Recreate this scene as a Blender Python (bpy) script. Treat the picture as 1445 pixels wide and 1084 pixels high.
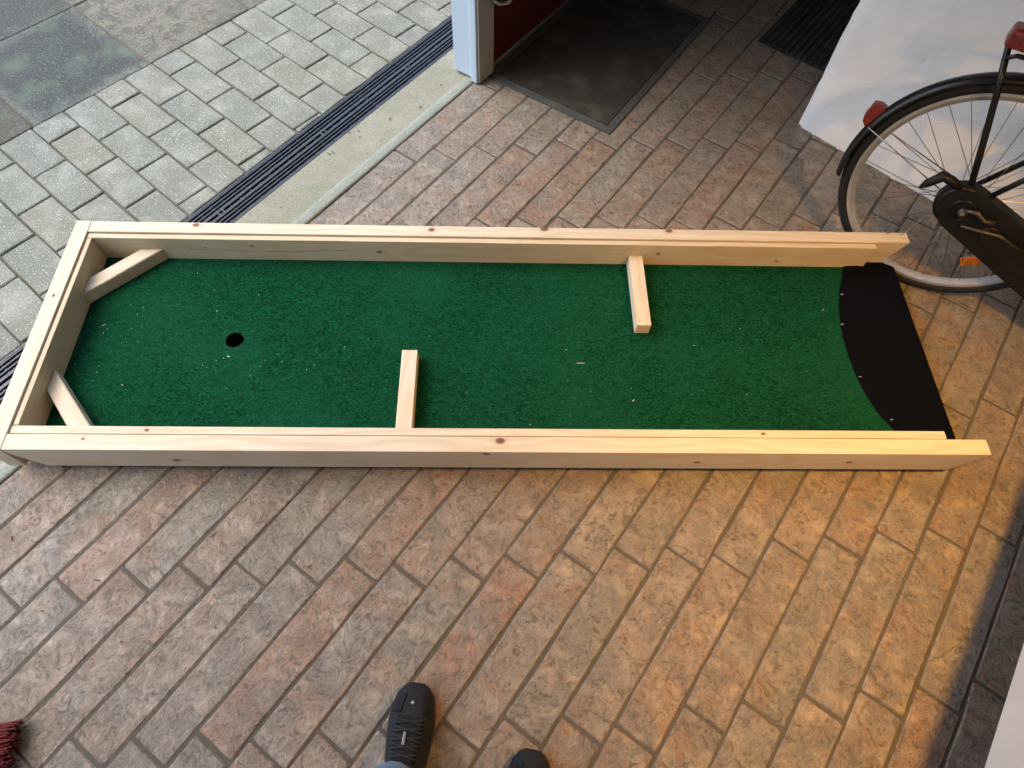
import bpy, bmesh, math, random
from mathutils import Vector, Matrix, noise as mnoise
random.seed(7)
S = bpy.context.scene
for o in list(bpy.data.objects): bpy.data.objects.remove(o)
COL = S.collection

# ------------------------------------------------------------------ camera, sky, sun, exposure
CAM = Vector((0.68027, -0.37147, 1.74117)); YAW, PITCH, ROLL = 0.577841, 0.500680, 0.056286
cd = bpy.data.cameras.new('camera'); cam = bpy.data.objects.new('camera', cd); COL.objects.link(cam)
R = Matrix.Rotation(YAW, 4, 'Z') @ Matrix.Rotation(PITCH, 4, 'X') @ Matrix.Rotation(ROLL, 4, 'Z')
cam.matrix_world = Matrix.Translation(CAM) @ R
cd.sensor_fit = 'HORIZONTAL'; cd.sensor_width = 36.0; cd.lens = 36.0 * 921.91 / 1445; cd.clip_start = .02; cd.clip_end = 400
S.camera = cam
SUN_AZ, SUN_EL = math.radians(205), math.radians(57)      # direction towards the sun, in the xy plane
W = bpy.data.worlds.new('World'); S.world = W; W.use_nodes = True
wn = W.node_tree.nodes; sky = wn.new('ShaderNodeTexSky'); sky.sky_type = 'NISHITA'; sky.sun_disc = False
sky.sun_elevation = SUN_EL; sky.sun_rotation = math.radians(90) - SUN_AZ
sky.air_density = 1.0; sky.dust_density = 2.5; sky.ozone_density = 1.0
wn['Background'].inputs['Strength'].default_value = 0.15
W.node_tree.links.new(sky.outputs[0], wn['Background'].inputs['Color'])
sd = bpy.data.lights.new('sun', 'SUN'); sd.energy = .8; sd.angle = math.radians(45); sd.color = (1, .97, .93)
so = bpy.data.objects.new('sun', sd); COL.objects.link(so)
sv = Vector((math.cos(SUN_AZ) * math.cos(SUN_EL), math.sin(SUN_AZ) * math.cos(SUN_EL), math.sin(SUN_EL)))
so.rotation_euler = sv.to_track_quat('Z', 'Y').to_euler(); so.location = sv * 20
S.view_settings.view_transform = 'Standard'; S.view_settings.look = 'None'; S.view_settings.gamma = 1
S.view_settings.exposure = 1.45
try:
    S.cycles.max_bounces = 8; S.cycles.diffuse_bounces = 5
except Exception: pass

def in_view(x, y, z=0, m=60):
    q = R.to_3x3().transposed() @ (Vector((x, y, z)) - CAM)
    if q.z > -.05: return False
    u = 722.5 + 921.91 * q.x / -q.z; v = 542 - 921.91 * q.y / -q.z
    return -m < u < 1445 + m and -m < v < 1084 + m

# ------------------------------------------------------------------ materials
class NT:
    def __init__(s, name):
        s.m = bpy.data.materials.new(name); s.m.use_nodes = True; s.t = s.m.node_tree; s.n = s.t.nodes; s.l = s.t.links
        s.b = s.n['Principled BSDF']
    def new(s, ty, **kw):
        nd = s.n.new(ty)
        for k, v in kw.items(): setattr(nd, k, v)
        return nd
    def set(s, sock, v):
        if hasattr(v, 'is_linked') or isinstance(v, bpy.types.NodeSocket): s.l.new(v, sock)
        else:
            if isinstance(v, tuple) and len(v) == 3 and sock.type == 'RGBA': v = v + (1,)
            sock.default_value = v
    def pos(s): return s.new('ShaderNodeNewGeometry').outputs['Position']
    def obj(s): return s.new('ShaderNodeTexCoord').outputs['Object']
    def gen(s): return s.new('ShaderNodeTexCoord').outputs['Generated']
    def rnd(s): return s.new('ShaderNodeObjectInfo').outputs['Random']
    def vm(s, op, a, b=None):
        nd = s.new('ShaderNodeVectorMath', operation=op); s.set(nd.inputs[0], a)
        if b is not None: s.set(nd.inputs[3 if op == 'SCALE' else 1], b)
        return nd.outputs['Value'] if op in ('LENGTH', 'DISTANCE', 'DOT_PRODUCT') else nd.outputs[0]
    def ma(s, op, a, b=0.0, clamp=False):
        nd = s.new('ShaderNodeMath', operation=op, use_clamp=clamp); s.set(nd.inputs[0], a); s.set(nd.inputs[1], b); return nd.outputs[0]
    def noise(s, vec, scale, detail=4, rough=.55, dist=0):
        nd = s.new('ShaderNodeTexNoise'); s.set(nd.inputs['Vector'], vec); nd.inputs['Scale'].default_value = scale
        nd.inputs['Detail'].default_value = detail; nd.inputs['Roughness'].default_value = rough; nd.inputs['Distortion'].default_value = dist
        return nd.outputs[0]
    def voro(s, vec, scale, feature='F1'):
        nd = s.new('ShaderNodeTexVoronoi', feature=feature); s.set(nd.inputs['Vector'], vec); nd.inputs['Scale'].default_value = scale
        return nd.outputs['Distance']
    def ramp(s, f, stops, interp='LINEAR'):
        nd = s.new('ShaderNodeValToRGB'); cr = nd.color_ramp; cr.interpolation = interp
        while len(cr.elements) < len(stops): cr.elements.new(.5)
        for e, (p, c) in zip(cr.elements, stops):
            e.position = p; e.color = (c, c, c, 1) if not isinstance(c, tuple) else (c + (1,) if len(c) == 3 else c)
        s.set(nd.inputs[0], f); return nd.outputs[0]
    def mix(s, f, a, b, bt='MIX'):
        nd = s.new('ShaderNodeMix', data_type='RGBA', blend_type=bt); s.set(nd.inputs[0], f); s.set(nd.inputs[6], a); s.set(nd.inputs[7], b)
        return nd.outputs[2]
    def bump(s, h, strength, dist, prev=None):
        nd = s.new('ShaderNodeBump'); s.set(nd.inputs['Height'], h); nd.inputs['Strength'].default_value = strength; nd.inputs['Distance'].default_value = dist
        if prev is not None: s.l.new(prev, nd.inputs['Normal'])
        return nd.outputs[0]
    def done(s, color=None, rough=None, normal=None, metal=None, spec=None):
        if color is not None: s.set(s.b.inputs['Base Color'], color)
        if rough is not None: s.set(s.b.inputs['Roughness'], rough)
        if normal is not None: s.l.new(normal, s.b.inputs['Normal'])
        if metal is not None: s.b.inputs['Metallic'].default_value = metal
        if spec is not None: s.b.inputs['Specular IOR Level'].default_value = spec
        return s.m

def m_plain(name, c, rough=.5, metal=0, var=.15, scale=60, bump=0, spec=.5):
    t = NT(name); p = t.obj(); n = t.noise(p, scale, 4)
    col = t.mix(t.ramp(n, [(.3, 0.), (.7, 1.)]), tuple(v * (1 - var) for v in c), tuple(min(1, v * (1 + var)) for v in c))
    nm = t.bump(n, bump, .002) if bump else None
    rg = t.ramp(t.noise(p, scale * .4, 3), [(.3, max(0, rough - .08)), (.7, min(1, rough + .08))])
    return t.done(col, rg, nm, metal, spec)

def m_tile():
    t = NT('floor_tile_glaze'); p = t.pos(); r = t.rnd()
    sh = t.vm('ADD', p, t.vm('SCALE', (3.1, 7.7, 5.3), t.ma('MULTIPLY', r, 9.0)))
    base = t.ramp(r, [(0, (.265, .205, .152)), (.12, (.190, .175, .142)), (.25, (.280, .180, .125)), (.38, (.225, .200, .165)), (.5, (.290, .235, .185)), (.6, (.215, .152, .110)),
                      (.7, (.200, .192, .172)), (.8, (.285, .225, .168)), (.9, (.270, .150, .095)), (1, (.205, .170, .130))])
    blot = t.noise(sh, 7, 3, .5, .6)
    c = t.mix(t.ramp(blot, [(.47, 0.), (.66, .75)]), base, (.29, .172, .100))
    blot2 = t.noise(t.vm('ADD', sh, (9., 2., 4.)), 8, 3, .5, .4)
    c = t.mix(t.ramp(blot2, [(.5, 0.), (.7, .8)]), c, (.18, .172, .148))
    crk = t.noise(sh, 34, 6, .6, 1.8); crk2 = t.noise(t.vm('MULTIPLY', sh, (1., .6, 1.)), 75, 4, .55, 3.0)
    ridge = t.ma('SUBTRACT', 1.0, t.ma('MULTIPLY', t.ma('ABSOLUTE', t.ma('SUBTRACT', crk2, .5)), 9.0), True)      # thin worm-like ridges
    zone = t.ramp(t.noise(sh, 15, 3, .5, .3), [(.40, .15), (.62, 1.)])
    rz = t.ma('MULTIPLY', ridge, zone)
    h = t.ma('ADD', t.ma('MULTIPLY', crk, .8), t.ma('MULTIPLY', rz, .22))
    c = t.mix(t.ramp(crk, [(.38, .85), (.50, .0)]), c, (.085, .070, .050))
    c = t.mix(t.ma('MULTIPLY', rz, .55), c, (.46, .40, .32))
    c = t.mix(t.ramp(t.noise(sh, 22, 5, .65, .5), [(.47, 0.), (.66, .6)]), c, (.42, .36, .285))
    c = t.mix(1.0, c, (.89, .89, .89), 'MULTIPLY')
    fine = t.noise(sh, 420, 3); c = t.mix(.2, c, t.ramp(fine, [(.3, .15), (.7, .62)]), 'OVERLAY')
    nm = t.bump(h, .9, .008); nm = t.bump(fine, .2, .0006, nm)
    return t.done(c, t.ramp(crk, [(.35, .58), (.65, .36)]), nm, spec=.6)

def m_grout():
    t = NT('grout'); p = t.pos(); n = t.noise(p, 200, 5)
    c = t.mix(t.noise(p, 3, 3), (.055, .047, .037), (.092, .08, .064))
    return t.done(t.mix(t.ramp(n, [(.3, 0.), (.7, .5)]), c, (.15, .13, .105)), .95, t.bump(n, .5, .003))

def m_paver():
    t = NT('paver_concrete'); p = t.pos(); r = t.rnd()
    c = t.ramp(r, [(0, (.215, .225, .192)), (.35, (.235, .246, .208)), (.7, (.25, .252, .21)), (.88, (.262, .245, .196)), (1, (.22, .235, .212))])
    big = t.noise(p, 9, 4, .6); c = t.mix(t.ramp(big, [(.45, 0.), (.68, .65)]), c, (.40, .41, .36))
    c = t.mix(t.ramp(t.noise(p, 5, 3), [(.5, 0.), (.75, .35)]), c, (.20, .24, .19))
    c = t.mix(1.0, c, (.90, .91, .89), 'MULTIPLY'); grain = t.noise(p, 260, 4, .7); c = t.mix(t.ramp(grain, [(.38, .65), (.52, 0.)]), c, (.10, .105, .085))
    c = t.mix(t.ramp(t.noise(p, 170, 2), [(.60, 0.), (.7, .85)]), c, (.60, .62, .55))
    pit = t.voro(p, 130); c = t.mix(t.ramp(pit, [(.05, .5), (.16, 0.)]), c, (.09, .09, .08))
    nm = t.bump(grain, .6, .0025); nm = t.bump(big, .3, .004, nm)
    return t.done(c, .85, nm, spec=.3)

def m_slab(name, edge, mid, amount):
    t = NT(name); p = t.pos(); g = t.gen()
    sep = t.new('ShaderNodeSeparateXYZ'); t.l.new(g, sep.inputs[0])
    ex = t.ma('MINIMUM', sep.outputs[0], t.ma('SUBTRACT', 1.0, sep.outputs[0])); ey = t.ma('MINIMUM', sep.outputs[1], t.ma('SUBTRACT', 1.0, sep.outputs[1]))
    e = t.ma('ADD', t.ma('MINIMUM', ex, ey), t.ma('MULTIPLY', t.ma('SUBTRACT', t.noise(p, 9, 4), .5), .22))
    c = t.mix(t.ramp(e, [(.0, 0.), (.13, amount)]), edge, mid)
    grain = t.noise(p, 150, 5, .75); c = t.mix(t.ramp(t.noise(p, 16, 5, .7), [(.4, .6), (.56, 0.)]), c, (.07, .072, .06)); c = t.mix(t.ramp(grain, [(.36, .8), (.52, 0.)]), c, (.04, .04, .034))
    c = t.mix(t.ramp(t.noise(p, 210, 2), [(.6, 0.), (.74, .7)]), c, (.45, .47, .43))
    c = t.mix(t.ramp(t.noise(p, 6, 3), [(.52, 0.), (.72, .5)]), c, (.14, .19, .13))
    return t.done(c, .85, t.bump(grain, .8, .004), spec=.3)

def m_concrete(name, a, b, moss):
    t = NT(name); p = t.pos()
    c = t.mix(t.ramp(t.noise(p, 6, 5, .6), [(.35, 0.), (.65, 1.)]), a, b)
    c = t.mix(t.ramp(t.noise(p, 10, 4), [(.5, 0.), (.68, .6)]), c, moss)
    grain = t.noise(p, 190, 5, .7); c = t.mix(t.ramp(grain, [(.35, .6), (.52, 0.)]), c, (.13, .12, .09))
    c = t.mix(t.ramp(t.noise(p, 230, 2), [(.62, 0.), (.74, .6)]), c, (.6, .6, .54))
    return t.done(c, .88, t.bump(grain, .6, .003), spec=.3)

def m_pine(name, knots=(), tint=(1, 1, 1)):
    t = NT(name); p = t.obj(); r = t.rnd()
    q = t.vm('ADD', p, t.vm('SCALE', (11., 3., 5.), r))
    warp = t.noise(t.vm('MULTIPLY', q, (1.5, 6., 6.)), 1, 2)
    g = t.vm('ADD', t.vm('MULTIPLY', q, (.9, 30., 30.)), t.vm('SCALE', (0., 5., 5.), warp))
    kmask = None
    for (kx, ky, kz, kr) in knots:
        d = t.vm('LENGTH', t.vm('MULTIPLY', t.vm('SUBTRACT', p, (kx, ky, kz)), (.7, 1., 1.)))
        d = t.ma('DIVIDE', d, kr)
        v = t.ramp(t.ma('MULTIPLY', d, .25), [(.12, 1.), (.25, .75), (.3, .15), (.7, 0.)])
        kmask = v if kmask is None else t.ma('MAXIMUM', kmask, v)
    rings = t.noise(g, 1, 5, .6, .5)
    w = t.new('ShaderNodeTexWave', wave_type='BANDS', bands_direction='Y'); t.l.new(g, w.inputs['Vector'])
    w.inputs['Scale'].default_value = .38; w.inputs['Distortion'].default_value = 5; w.inputs['Detail'].default_value = 3; w.inputs['Detail Scale'].default_value = .6
    f = t.ma('ADD', t.ma('MULTIPLY', rings, .6), t.ma('MULTIPLY', w.outputs['Fac'], .4))
    A = tuple(a * b for a, b in zip((.65, .565, .425), tint)); B = tuple(a * b for a, b in zip((.56, .43, .28), tint))
    c = t.mix(t.ramp(f, [(.38, 0.), (.75, .6)]), A, B)
    c = t.mix(t.ramp(t.noise(q, 4, 3), [(.4, 0.), (.7, .35)]), c, tuple(a * b for a, b in zip((.68, .61, .48), tint)))
    c = t.mix(t.ramp(t.noise(t.vm('MULTIPLY', q, (6., 160., 160.)), 1, 3), [(.3, .22), (.55, 0.)]), c, (.45, .30, .16))
    if kmask is not None: c = t.mix(kmask, c, (.17, .075, .035))
    nm = t.bump(t.noise(t.vm('MULTIPLY', q, (8., 220., 220.)), 1, 3), .18, .0012)
    return t.done(c, .62, nm, spec=.3)

def m_carpet():
    t = NT('green_carpet'); p = t.obj()
    f = t.noise(p, 230, 4, .7, .8); f2 = t.noise(t.vm('MULTIPLY', p, (1., 1.5, 1.)), 72, 4, .65, 1.5); big = t.noise(p, 2.2, 3)
    c = t.mix(t.ramp(f, [(.33, 0.), (.68, 1.)]), (.004, .050, .019), (.016, .165, .070))
    c = t.mix(t.ramp(f2, [(.40, .85), (.58, 0.)]), c, (.002, .030, .012))
    c = t.mix(t.ramp(big, [(.42, 0.), (.68, .28)]), c, (.020, .165, .075))
    h = t.ma('ADD', f, t.ma('MULTIPLY', f2, .9))
    m = t.done(c, .95, t.bump(h, 1., .01), spec=.05)
    t.b.inputs['Sheen Weight'].default_value = .0
    return m

def m_felt():
    t = NT('black_felt'); p = t.obj(); f = t.noise(t.vm('MULTIPLY', p, (1., 5., 1.)), 120, 4, .6)
    return t.done(t.mix(f, (.0018, .0022, .0038), (.0048, .0056, .009)), .95, t.bump(f, .5, .002), spec=.04)

def m_paint(name, c, chip, rough=.45, thr=.68):
    t = NT(name); p = t.obj(); n = t.noise(t.vm('MULTIPLY', p, (1., 1., .5)), 26, 6, .65)
    base = t.mix(t.ramp(t.noise(t.vm('MULTIPLY', p, (1., 1., .3)), 7, 3), [(.3, 0.), (.7, 1.)]), tuple(v * .86 for v in c), c)
    col = t.mix(t.ramp(n, [(thr, 0.), (thr + .03, .9)]), base, chip)
    return t.done(col, rough, t.bump(n, .15, .003))

def m_plaster():
    t = NT('white_plaster'); p = t.pos()
    a = t.noise(p, 5, 5, .6); b = t.noise(p, 170, 4, .65); c3 = t.noise(p, 24, 5, .6, .8)
    c = t.mix(t.ramp(a, [(.3, 0.), (.7, 1.)]), (.80, .80, .79), (.88, .88, .87))
    c = t.mix(t.ramp(c3, [(.6, 0.), (.78, .3)]), c, (.70, .69, .66))
    nm = t.bump(t.noise(p, 9, 3, .5), .2, .02, t.bump(c3, .3, .010)); nm = t.bump(b, .35, .002, nm)
    return t.done(c, .9, nm, spec=.2)

def m_mat(name, c, scale=320):
    t = NT(name); p = t.obj(); f = t.noise(p, scale, 4, .7); b = t.noise(p, 9, 4)
    col = t.mix(t.ramp(f, [(.3, 0.), (.7, 1.)]), tuple(v * .55 for v in c), tuple(v * 1.5 for v in c))
    col = t.mix(t.ramp(b, [(.50, 0.), (.72, .35)]), col, (.17, .15, .12))
    return t.done(col, .9, t.bump(f, .7, .003), spec=.2)

def m_cloth(name, a, b, sc=900):
    t = NT(name); p = t.obj(); w = t.noise(t.vm('MULTIPLY', p, (1., 1., .35)), sc, 2); l = t.noise(p, 14, 4)
    c = t.mix(t.ramp(w, [(.35, 0.), (.65, 1.)]), a, b); c = t.mix(t.ramp(l, [(.4, 0.), (.7, .35)]), c, tuple(min(1, v * 1.35) for v in b))
    return t.done(c, .85, t.bump(l, .3, .01), spec=.2)

M = dict(tile=m_tile(), grout=m_grout(), paver=m_paver(), felt=m_felt(), carpet=m_carpet(), plaster=m_plaster(),
    slab_dark=m_slab('slab_dark', (.19, .21, .175), (.058, .070, .072), .95), slab_brown=m_slab('slab_brown', (.16, .16, .125), (.235, .215, .168), .85),
    slab_deep=m_slab('slab_deep', (.13, .125, .095), (.09, .08, .065), .9), slab_wet=m_slab('slab_wet', (.11, .12, .10), (.07, .082, .078), .9),
    sand=m_concrete('joint_sand', (.10, .09, .07), (.15, .135, .10), (.07, .085, .045)),
    strip=m_concrete('threshold_concrete', (.26, .255, .20), (.32, .31, .245), (.20, .24, .14)),
    lip=m_concrete('threshold_lip', (.25, .275, .24), (.30, .325, .285), (.22, .26, .20)),
    iron=m_plain('drain_metal', (.045, .055, .068), .42, .2, .4, 90, .1), pit=m_plain('drain_trough', (.006, .006, .007), .95, 0, .2, 60, 0, .1),
    pine=m_pine('pine'), plywood=m_pine('plywood', (), (.8, .75, .7)),
    bluewhite=m_paint('pale_blue_paint', (.50, .62, .72), (.10, .11, .12), .4, .70), cream=m_paint('cream_grey_paint', (.42, .39, .33), (.12, .10, .08)),
    red=m_paint('dark_red_paint', (.085, .007, .006), (.05, .01, .01), .5, .75), steel=m_plain('dull_steel', (.35, .34, .31), .45, .8, .25),
    mat=m_mat('rubber_mat', (.042, .038, .031)), matrim=m_mat('rubber_rim', (.070, .072, .070), 200), ribmat=m_mat('ribbed_mat', (.035, .037, .034)),
    rubber=m_plain('tyre_rubber', (.012, .012, .013), .7, 0, .3, 200, .3, .3), alu=m_plain('rim_aluminium', (.45, .46, .47), .36, .6, .1, 40),
    bikeblack=m_plain('bicycle_black_enamel', (.007, .0065, .0065), .35, 0, .35, 30, .05, .4), spoke=m_plain('spoke_steel', (.28, .26, .24), .4, .9),
    case=m_plain('chaincase_black', (.006, .006, .0055), .5, 0, .4, 20, .1, .3), grubby=m_plain('oily_steel', (.07, .062, .055), .45, .6, .5, 120, .2),
    orange=m_plain('orange_reflector', (.75, .16, .01), .25, 0, .2, 200, .3), redglass=m_plain('red_reflector', (.16, .018, .016), .3, 0, .25, 120, .2),
    saddle=m_plain('saddle_leather', (.05, .03, .02), .55, 0, .3, 80, .2),
    suede=m_cloth('shoe_suede', (.008, .0095, .012), (.022, .025, .03), 500), shoemesh=m_cloth('shoe_mesh', (.005, .006, .009), (.014, .017, .024), 700),
    sole=m_plain('shoe_sole', (.014, .014, .016), .7, 0, .3, 100, .2), lace=m_plain('shoe_lace', (.012, .012, .014), .8), eyelet=m_plain('shoe_badge', (.25, .27, .30), .35, .5),
    denim=m_cloth('denim', (.10, .17, .27), (.22, .31, .42)), jacket=m_cloth('jacket_cloth', (.03, .035, .045), (.06, .07, .085)),
    skin=m_plain('skin', (.52, .33, .25), .55, 0, .06, 40, .05), hair=m_cloth('hair_brown', (.05, .03, .02), (.09, .06, .035), 300), phone=m_plain('phone_glass', (.02, .02, .022), .15),
    bristle=m_plain('red_bristle', (.12, .012, .013), .6, 0, .5, 150, .1), white=m_paint('white_cabinet_paint', (.66, .69, .72), (.55, .54, .5), .4, .78),
    plinth=m_plain('dark_plinth', (.03, .028, .026), .6), shaving=m_plain('wood_shaving', (.8, .74, .6), .7), staple=m_plain('staple_steel', (.8, .8, .78), .3, .6),
    ceil=m_plain('ceiling_boards', (.16, .11, .07), .8), brickwall=m_plain('old_brick', (.22, .13, .09), .9, 0, .3, 25, .4), shade=m_plain('lamp_shade_enamel', (.06, .07, .06), .4), leaf=m_plain('dry_leaf', (.10, .065, .035), .8),
    split=m_plain('wood_split', (.16, .09, .04), .8), plug=m_plain('hole_edge', (.03, .10, .05), .9))

# ------------------------------------------------------------------ mesh helpers
def link(name, me, mat, parent=None, loc=(0, 0, 0), rz=0, smooth=False):
    o = bpy.data.objects.new(name, me); COL.objects.link(o); o.location = loc; o.rotation_euler = (0, 0, rz)
    if mat is not None and len(me.materials) == 0: me.materials.append(mat)
    if parent: o.parent = parent
    if smooth: me.shade_smooth()
    return o
def empty(name, label, cat, loc=(0, 0, 0), rz=0, group=None):
    o = bpy.data.objects.new(name, None); COL.objects.link(o); o.location = loc; o.rotation_euler = (0, 0, rz); o.empty_display_size = .05
    return tag(o, label, cat, group)
def tag(o, label, cat, group=None):
    o['label'] = label; o['category'] = cat
    if group: o['group'] = group
    return o
def struct(o): o['kind'] = 'structure'; return o
def tomesh(bm, name='m'):
    bmesh.ops.recalc_face_normals(bm, faces=bm.faces); me = bpy.data.meshes.new(name); bm.to_mesh(me); bm.free(); return me
def box(bm, lo, hi, mat=None):
    vs = [bm.verts.new((x, y, z)) for x in (lo[0], hi[0]) for y in (lo[1], hi[1]) for z in (lo[2], hi[2])]
    if mat is not None:
        for v in vs: v.co = mat @ v.co
    for f in ((0, 1, 3, 2), (4, 6, 7, 5), (0, 4, 5, 1), (2, 3, 7, 6), (0, 2, 6, 4), (1, 5, 7, 3)): bm.faces.new([vs[i] for i in f])
    return vs
def bev(bm, w, seg=2):
    bmesh.ops.bevel(bm, geom=list(bm.edges), offset=w, segments=seg, affect='EDGES', profile=.6, clamp_overlap=True)
def boxmesh(lo, hi, b=0, seg=2):
    bm = bmesh.new(); box(bm, lo, hi)
    if b: bev(bm, b, seg)
    return tomesh(bm)
def prism(pts, z0, z1, b=0, seg=1):
    bm = bmesh.new(); lo = [bm.verts.new((x, y, z0)) for x, y in pts]; hi = [bm.verts.new((x, y, z1)) for x, y in pts]
    n = len(pts); bm.faces.new(hi); bm.faces.new(lo[::-1])
    for i in range(n): bm.faces.new((lo[i], lo[(i + 1) % n], hi[(i + 1) % n], hi[i]))
    if b: bmesh.ops.bevel(bm, geom=[e for e in bm.edges if e.verts[0] in hi and e.verts[1] in hi], offset=b, segments=seg, affect='EDGES', clamp_overlap=True)
    return tomesh(bm)
def tube(bm, pts, rad, n=8, cap=True, closed=False):
    pts = [Vector(p) for p in pts]; rings = []; N = len(pts)
    rr = rad if isinstance(rad, (list, tuple)) else [rad] * N
    prev = None
    for i, p in enumerate(pts):
        if closed: d = pts[(i + 1) % N] - pts[i - 1]
        else: d = pts[min(i + 1, N - 1)] - pts[max(i - 1, 0)]
        d.normalize()
        if prev is None:
            a = Vector((0, 0, 1)) if abs(d.z) < .9 else Vector((1, 0, 0)); x = d.cross(a).normalized()
        else: x = (prev - d * prev.dot(d)).normalized()
        prev = x; y = d.cross(x)
        rings.append([bm.verts.new(p + (x * math.cos(t) + y * math.sin(t)) * rr[i]) for t in [2 * math.pi * k / n for k in range(n)]])
    for i in range(N if closed else N - 1):
        a, b = rings[i], rings[(i + 1) % N]
        for k in range(n): bm.faces.new((a[k], a[(k + 1) % n], b[(k + 1) % n], b[k]))
    if cap and not closed: bm.faces.new(rings[0][::-1]); bm.faces.new(rings[-1])
def tubemesh(pts, rad, n=8, closed=False):
    bm = bmesh.new(); tube(bm, pts, rad, n, True, closed); return tomesh(bm)
def sweep(bm, pts, frames, prof, closed=False):
    rings = []
    for p, (ax, ay) in zip(pts, frames): rings.append([bm.verts.new(Vector(p) + ax * u + ay * v) for u, v in prof])
    m = len(prof); N = len(rings)
    for i in range(N if closed else N - 1):
        a, b = rings[i], rings[(i + 1) % N]
        for k in range(m): bm.faces.new((a[k], a[(k + 1) % m], b[(k + 1) % m], b[k]))
    if not closed: bm.faces.new(rings[0][::-1]); bm.faces.new(rings[-1])

# ------------------------------------------------------------------ tiled floor
T = .112; L = 4.4873 * T; G = .0080
YS = {-7: 8.71 - 17.95, -6: 9.57 - 17.95, -5: 10.51 - 17.95, -4: -6.56, -3: -5.52, -2: -4.68, -1: -3.88, 0: -3.13, 1: -2.30, 2: -1.74, 3: -.82, 4: -.01,
      5: .84, 6: 1.68, 7: 2.43, 8: 2.95, 9: 4.15, 10: 4.97, 11: 5.87, 12: 6.70, 13: 7.52}
for k in range(14, 30): YS[k] = YS[k - 1] + .87
floor = struct(link('tiled_floor', boxmesh((-.778, -2.6, -.08), (3.2, 4.5, -.0035)), M['grout']))
def tile_bm(bm, rng, ox=0, oy=0, lx=T - G, ly=L - G, th=.012):
    # worn hand-made edge: outline points wander a little, the corners are rounded off
    c = .004; hx, hy = lx / 2, ly / 2; pts = []
    for k in range(6): pts.append((-hx + rng.uniform(-.0026, .0020), -hy + c + (ly - 2 * c) * k / 5))
    pts += [(-hx + c, hy + rng.uniform(-.001, .001)), (0, hy + rng.uniform(-.0015, .0015)), (hx - c, hy + rng.uniform(-.001, .001))]
    for k in range(6): pts.append((hx + rng.uniform(-.0020, .0026), hy - c - (ly - 2 * c) * k / 5))
    pts += [(hx - c, -hy + rng.uniform(-.001, .001)), (0, -hy + rng.uniform(-.0015, .0015)), (-hx + c, -hy + rng.uniform(-.001, .001))]
    pts = pts[::-1]; tz = rng.uniform(-.0007, .0007)
    top = [bm.verts.new((ox + x * (1 - .0035 / hx), oy + y * (1 - .0035 / hy), tz)) for x, y in pts]
    mid = [bm.verts.new((ox + x, oy + y, tz - .0025)) for x, y in pts]; n = len(pts)
    low = [bm.verts.new((ox + x, oy + y, -th)) for x, y in pts]
    f = bm.faces.new(top)
    for i in range(n):
        j = (i + 1) % n; bm.faces.new((top[j], top[i], mid[i], mid[j])); bm.faces.new((mid[j], mid[i], low[i], low[j]))
rng = random.Random(3); tmesh = []
for i in range(14):
    bm = bmesh.new(); tile_bm(bm, rng); me = tomesh(bm, 'floor_tile'); me.materials.append(M['tile']); tmesh.append(me)
rest = bmesh.new(); cnt = 0
for k in range(-7, 28):
    x = (k + .5) * T; j0 = YS[k] * T
    for m in range(-14, 14):
        y = j0 + (m + .5) * L
        if y < -2.5 + L / 2 or y > 4.45 - L / 2 or x > 3.12: continue
        if any(in_view(x, y + d, 0, 20) for d in (-.24, -.12, 0, .12, .24)) and cnt < 300:
            o = bpy.data.objects.new('floor_tile', tmesh[rng.randrange(14)]); COL.objects.link(o); o.parent = floor
            o.location = (x + rng.uniform(-.001, .001), y + rng.uniform(-.0015, .0015), rng.uniform(-.0006, .0006)); o.rotation_euler = (0, 0, rng.choice((0, math.pi)) + rng.uniform(-.003, .003)); cnt += 1
        else: tile_bm(rest, rng, x, y)
o = link('outer_tiles', tomesh(rest), M['tile'], floor); o['kind'] = 'stuff'

# ------------------------------------------------------------------ yard: sand bed, pavers, slabs, drain, threshold
yard = struct(link('paved_yard', boxmesh((-14, -14, -.25), (-1.128, 14, -.008)), M['sand']))
PA = -.0835; ux = Vector((math.cos(PA), math.sin(PA))); uy = Vector((-math.sin(PA), math.cos(PA)))
P0 = Vector((-1.654, .209)) * (7 / 6)         # corner where two slabs and the pavers meet
PW, PL = .1310, .2405
def clip_x(poly, xm):
    out = []
    for i in range(len(poly)):
        a, b = poly[i], poly[(i + 1) % len(poly)]
        if a[0] <= xm: out.append(a)
        if (a[0] <= xm) != (b[0] <= xm):
            t = (xm - a[0]) / (b[0] - a[0]); out.append((xm, a[1] + (b[1] - a[1]) * t))
    return out
def area(p): return abs(sum(p[i][0] * p[(i + 1) % len(p)][1] - p[(i + 1) % len(p)][0] * p[i][1] for i in range(len(p)))) / 2
def worn(poly, r, n=3):
    out = []
    for i in range(len(poly)):
        a, b = Vector(poly[i]), Vector(poly[(i + 1) % len(poly)]); d = b - a
        if d.length < .012: continue
        nrm = Vector((d.y, -d.x)).normalized(); dd = d.normalized()
        out.append(a + dd * .004)
        for q in range(1, n): out.append(a + d * (q / n) + nrm * r.uniform(-.0016, .0016))
        out.append(b - dd * .004)
    return [(p.x, p.y) for p in out]
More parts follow.
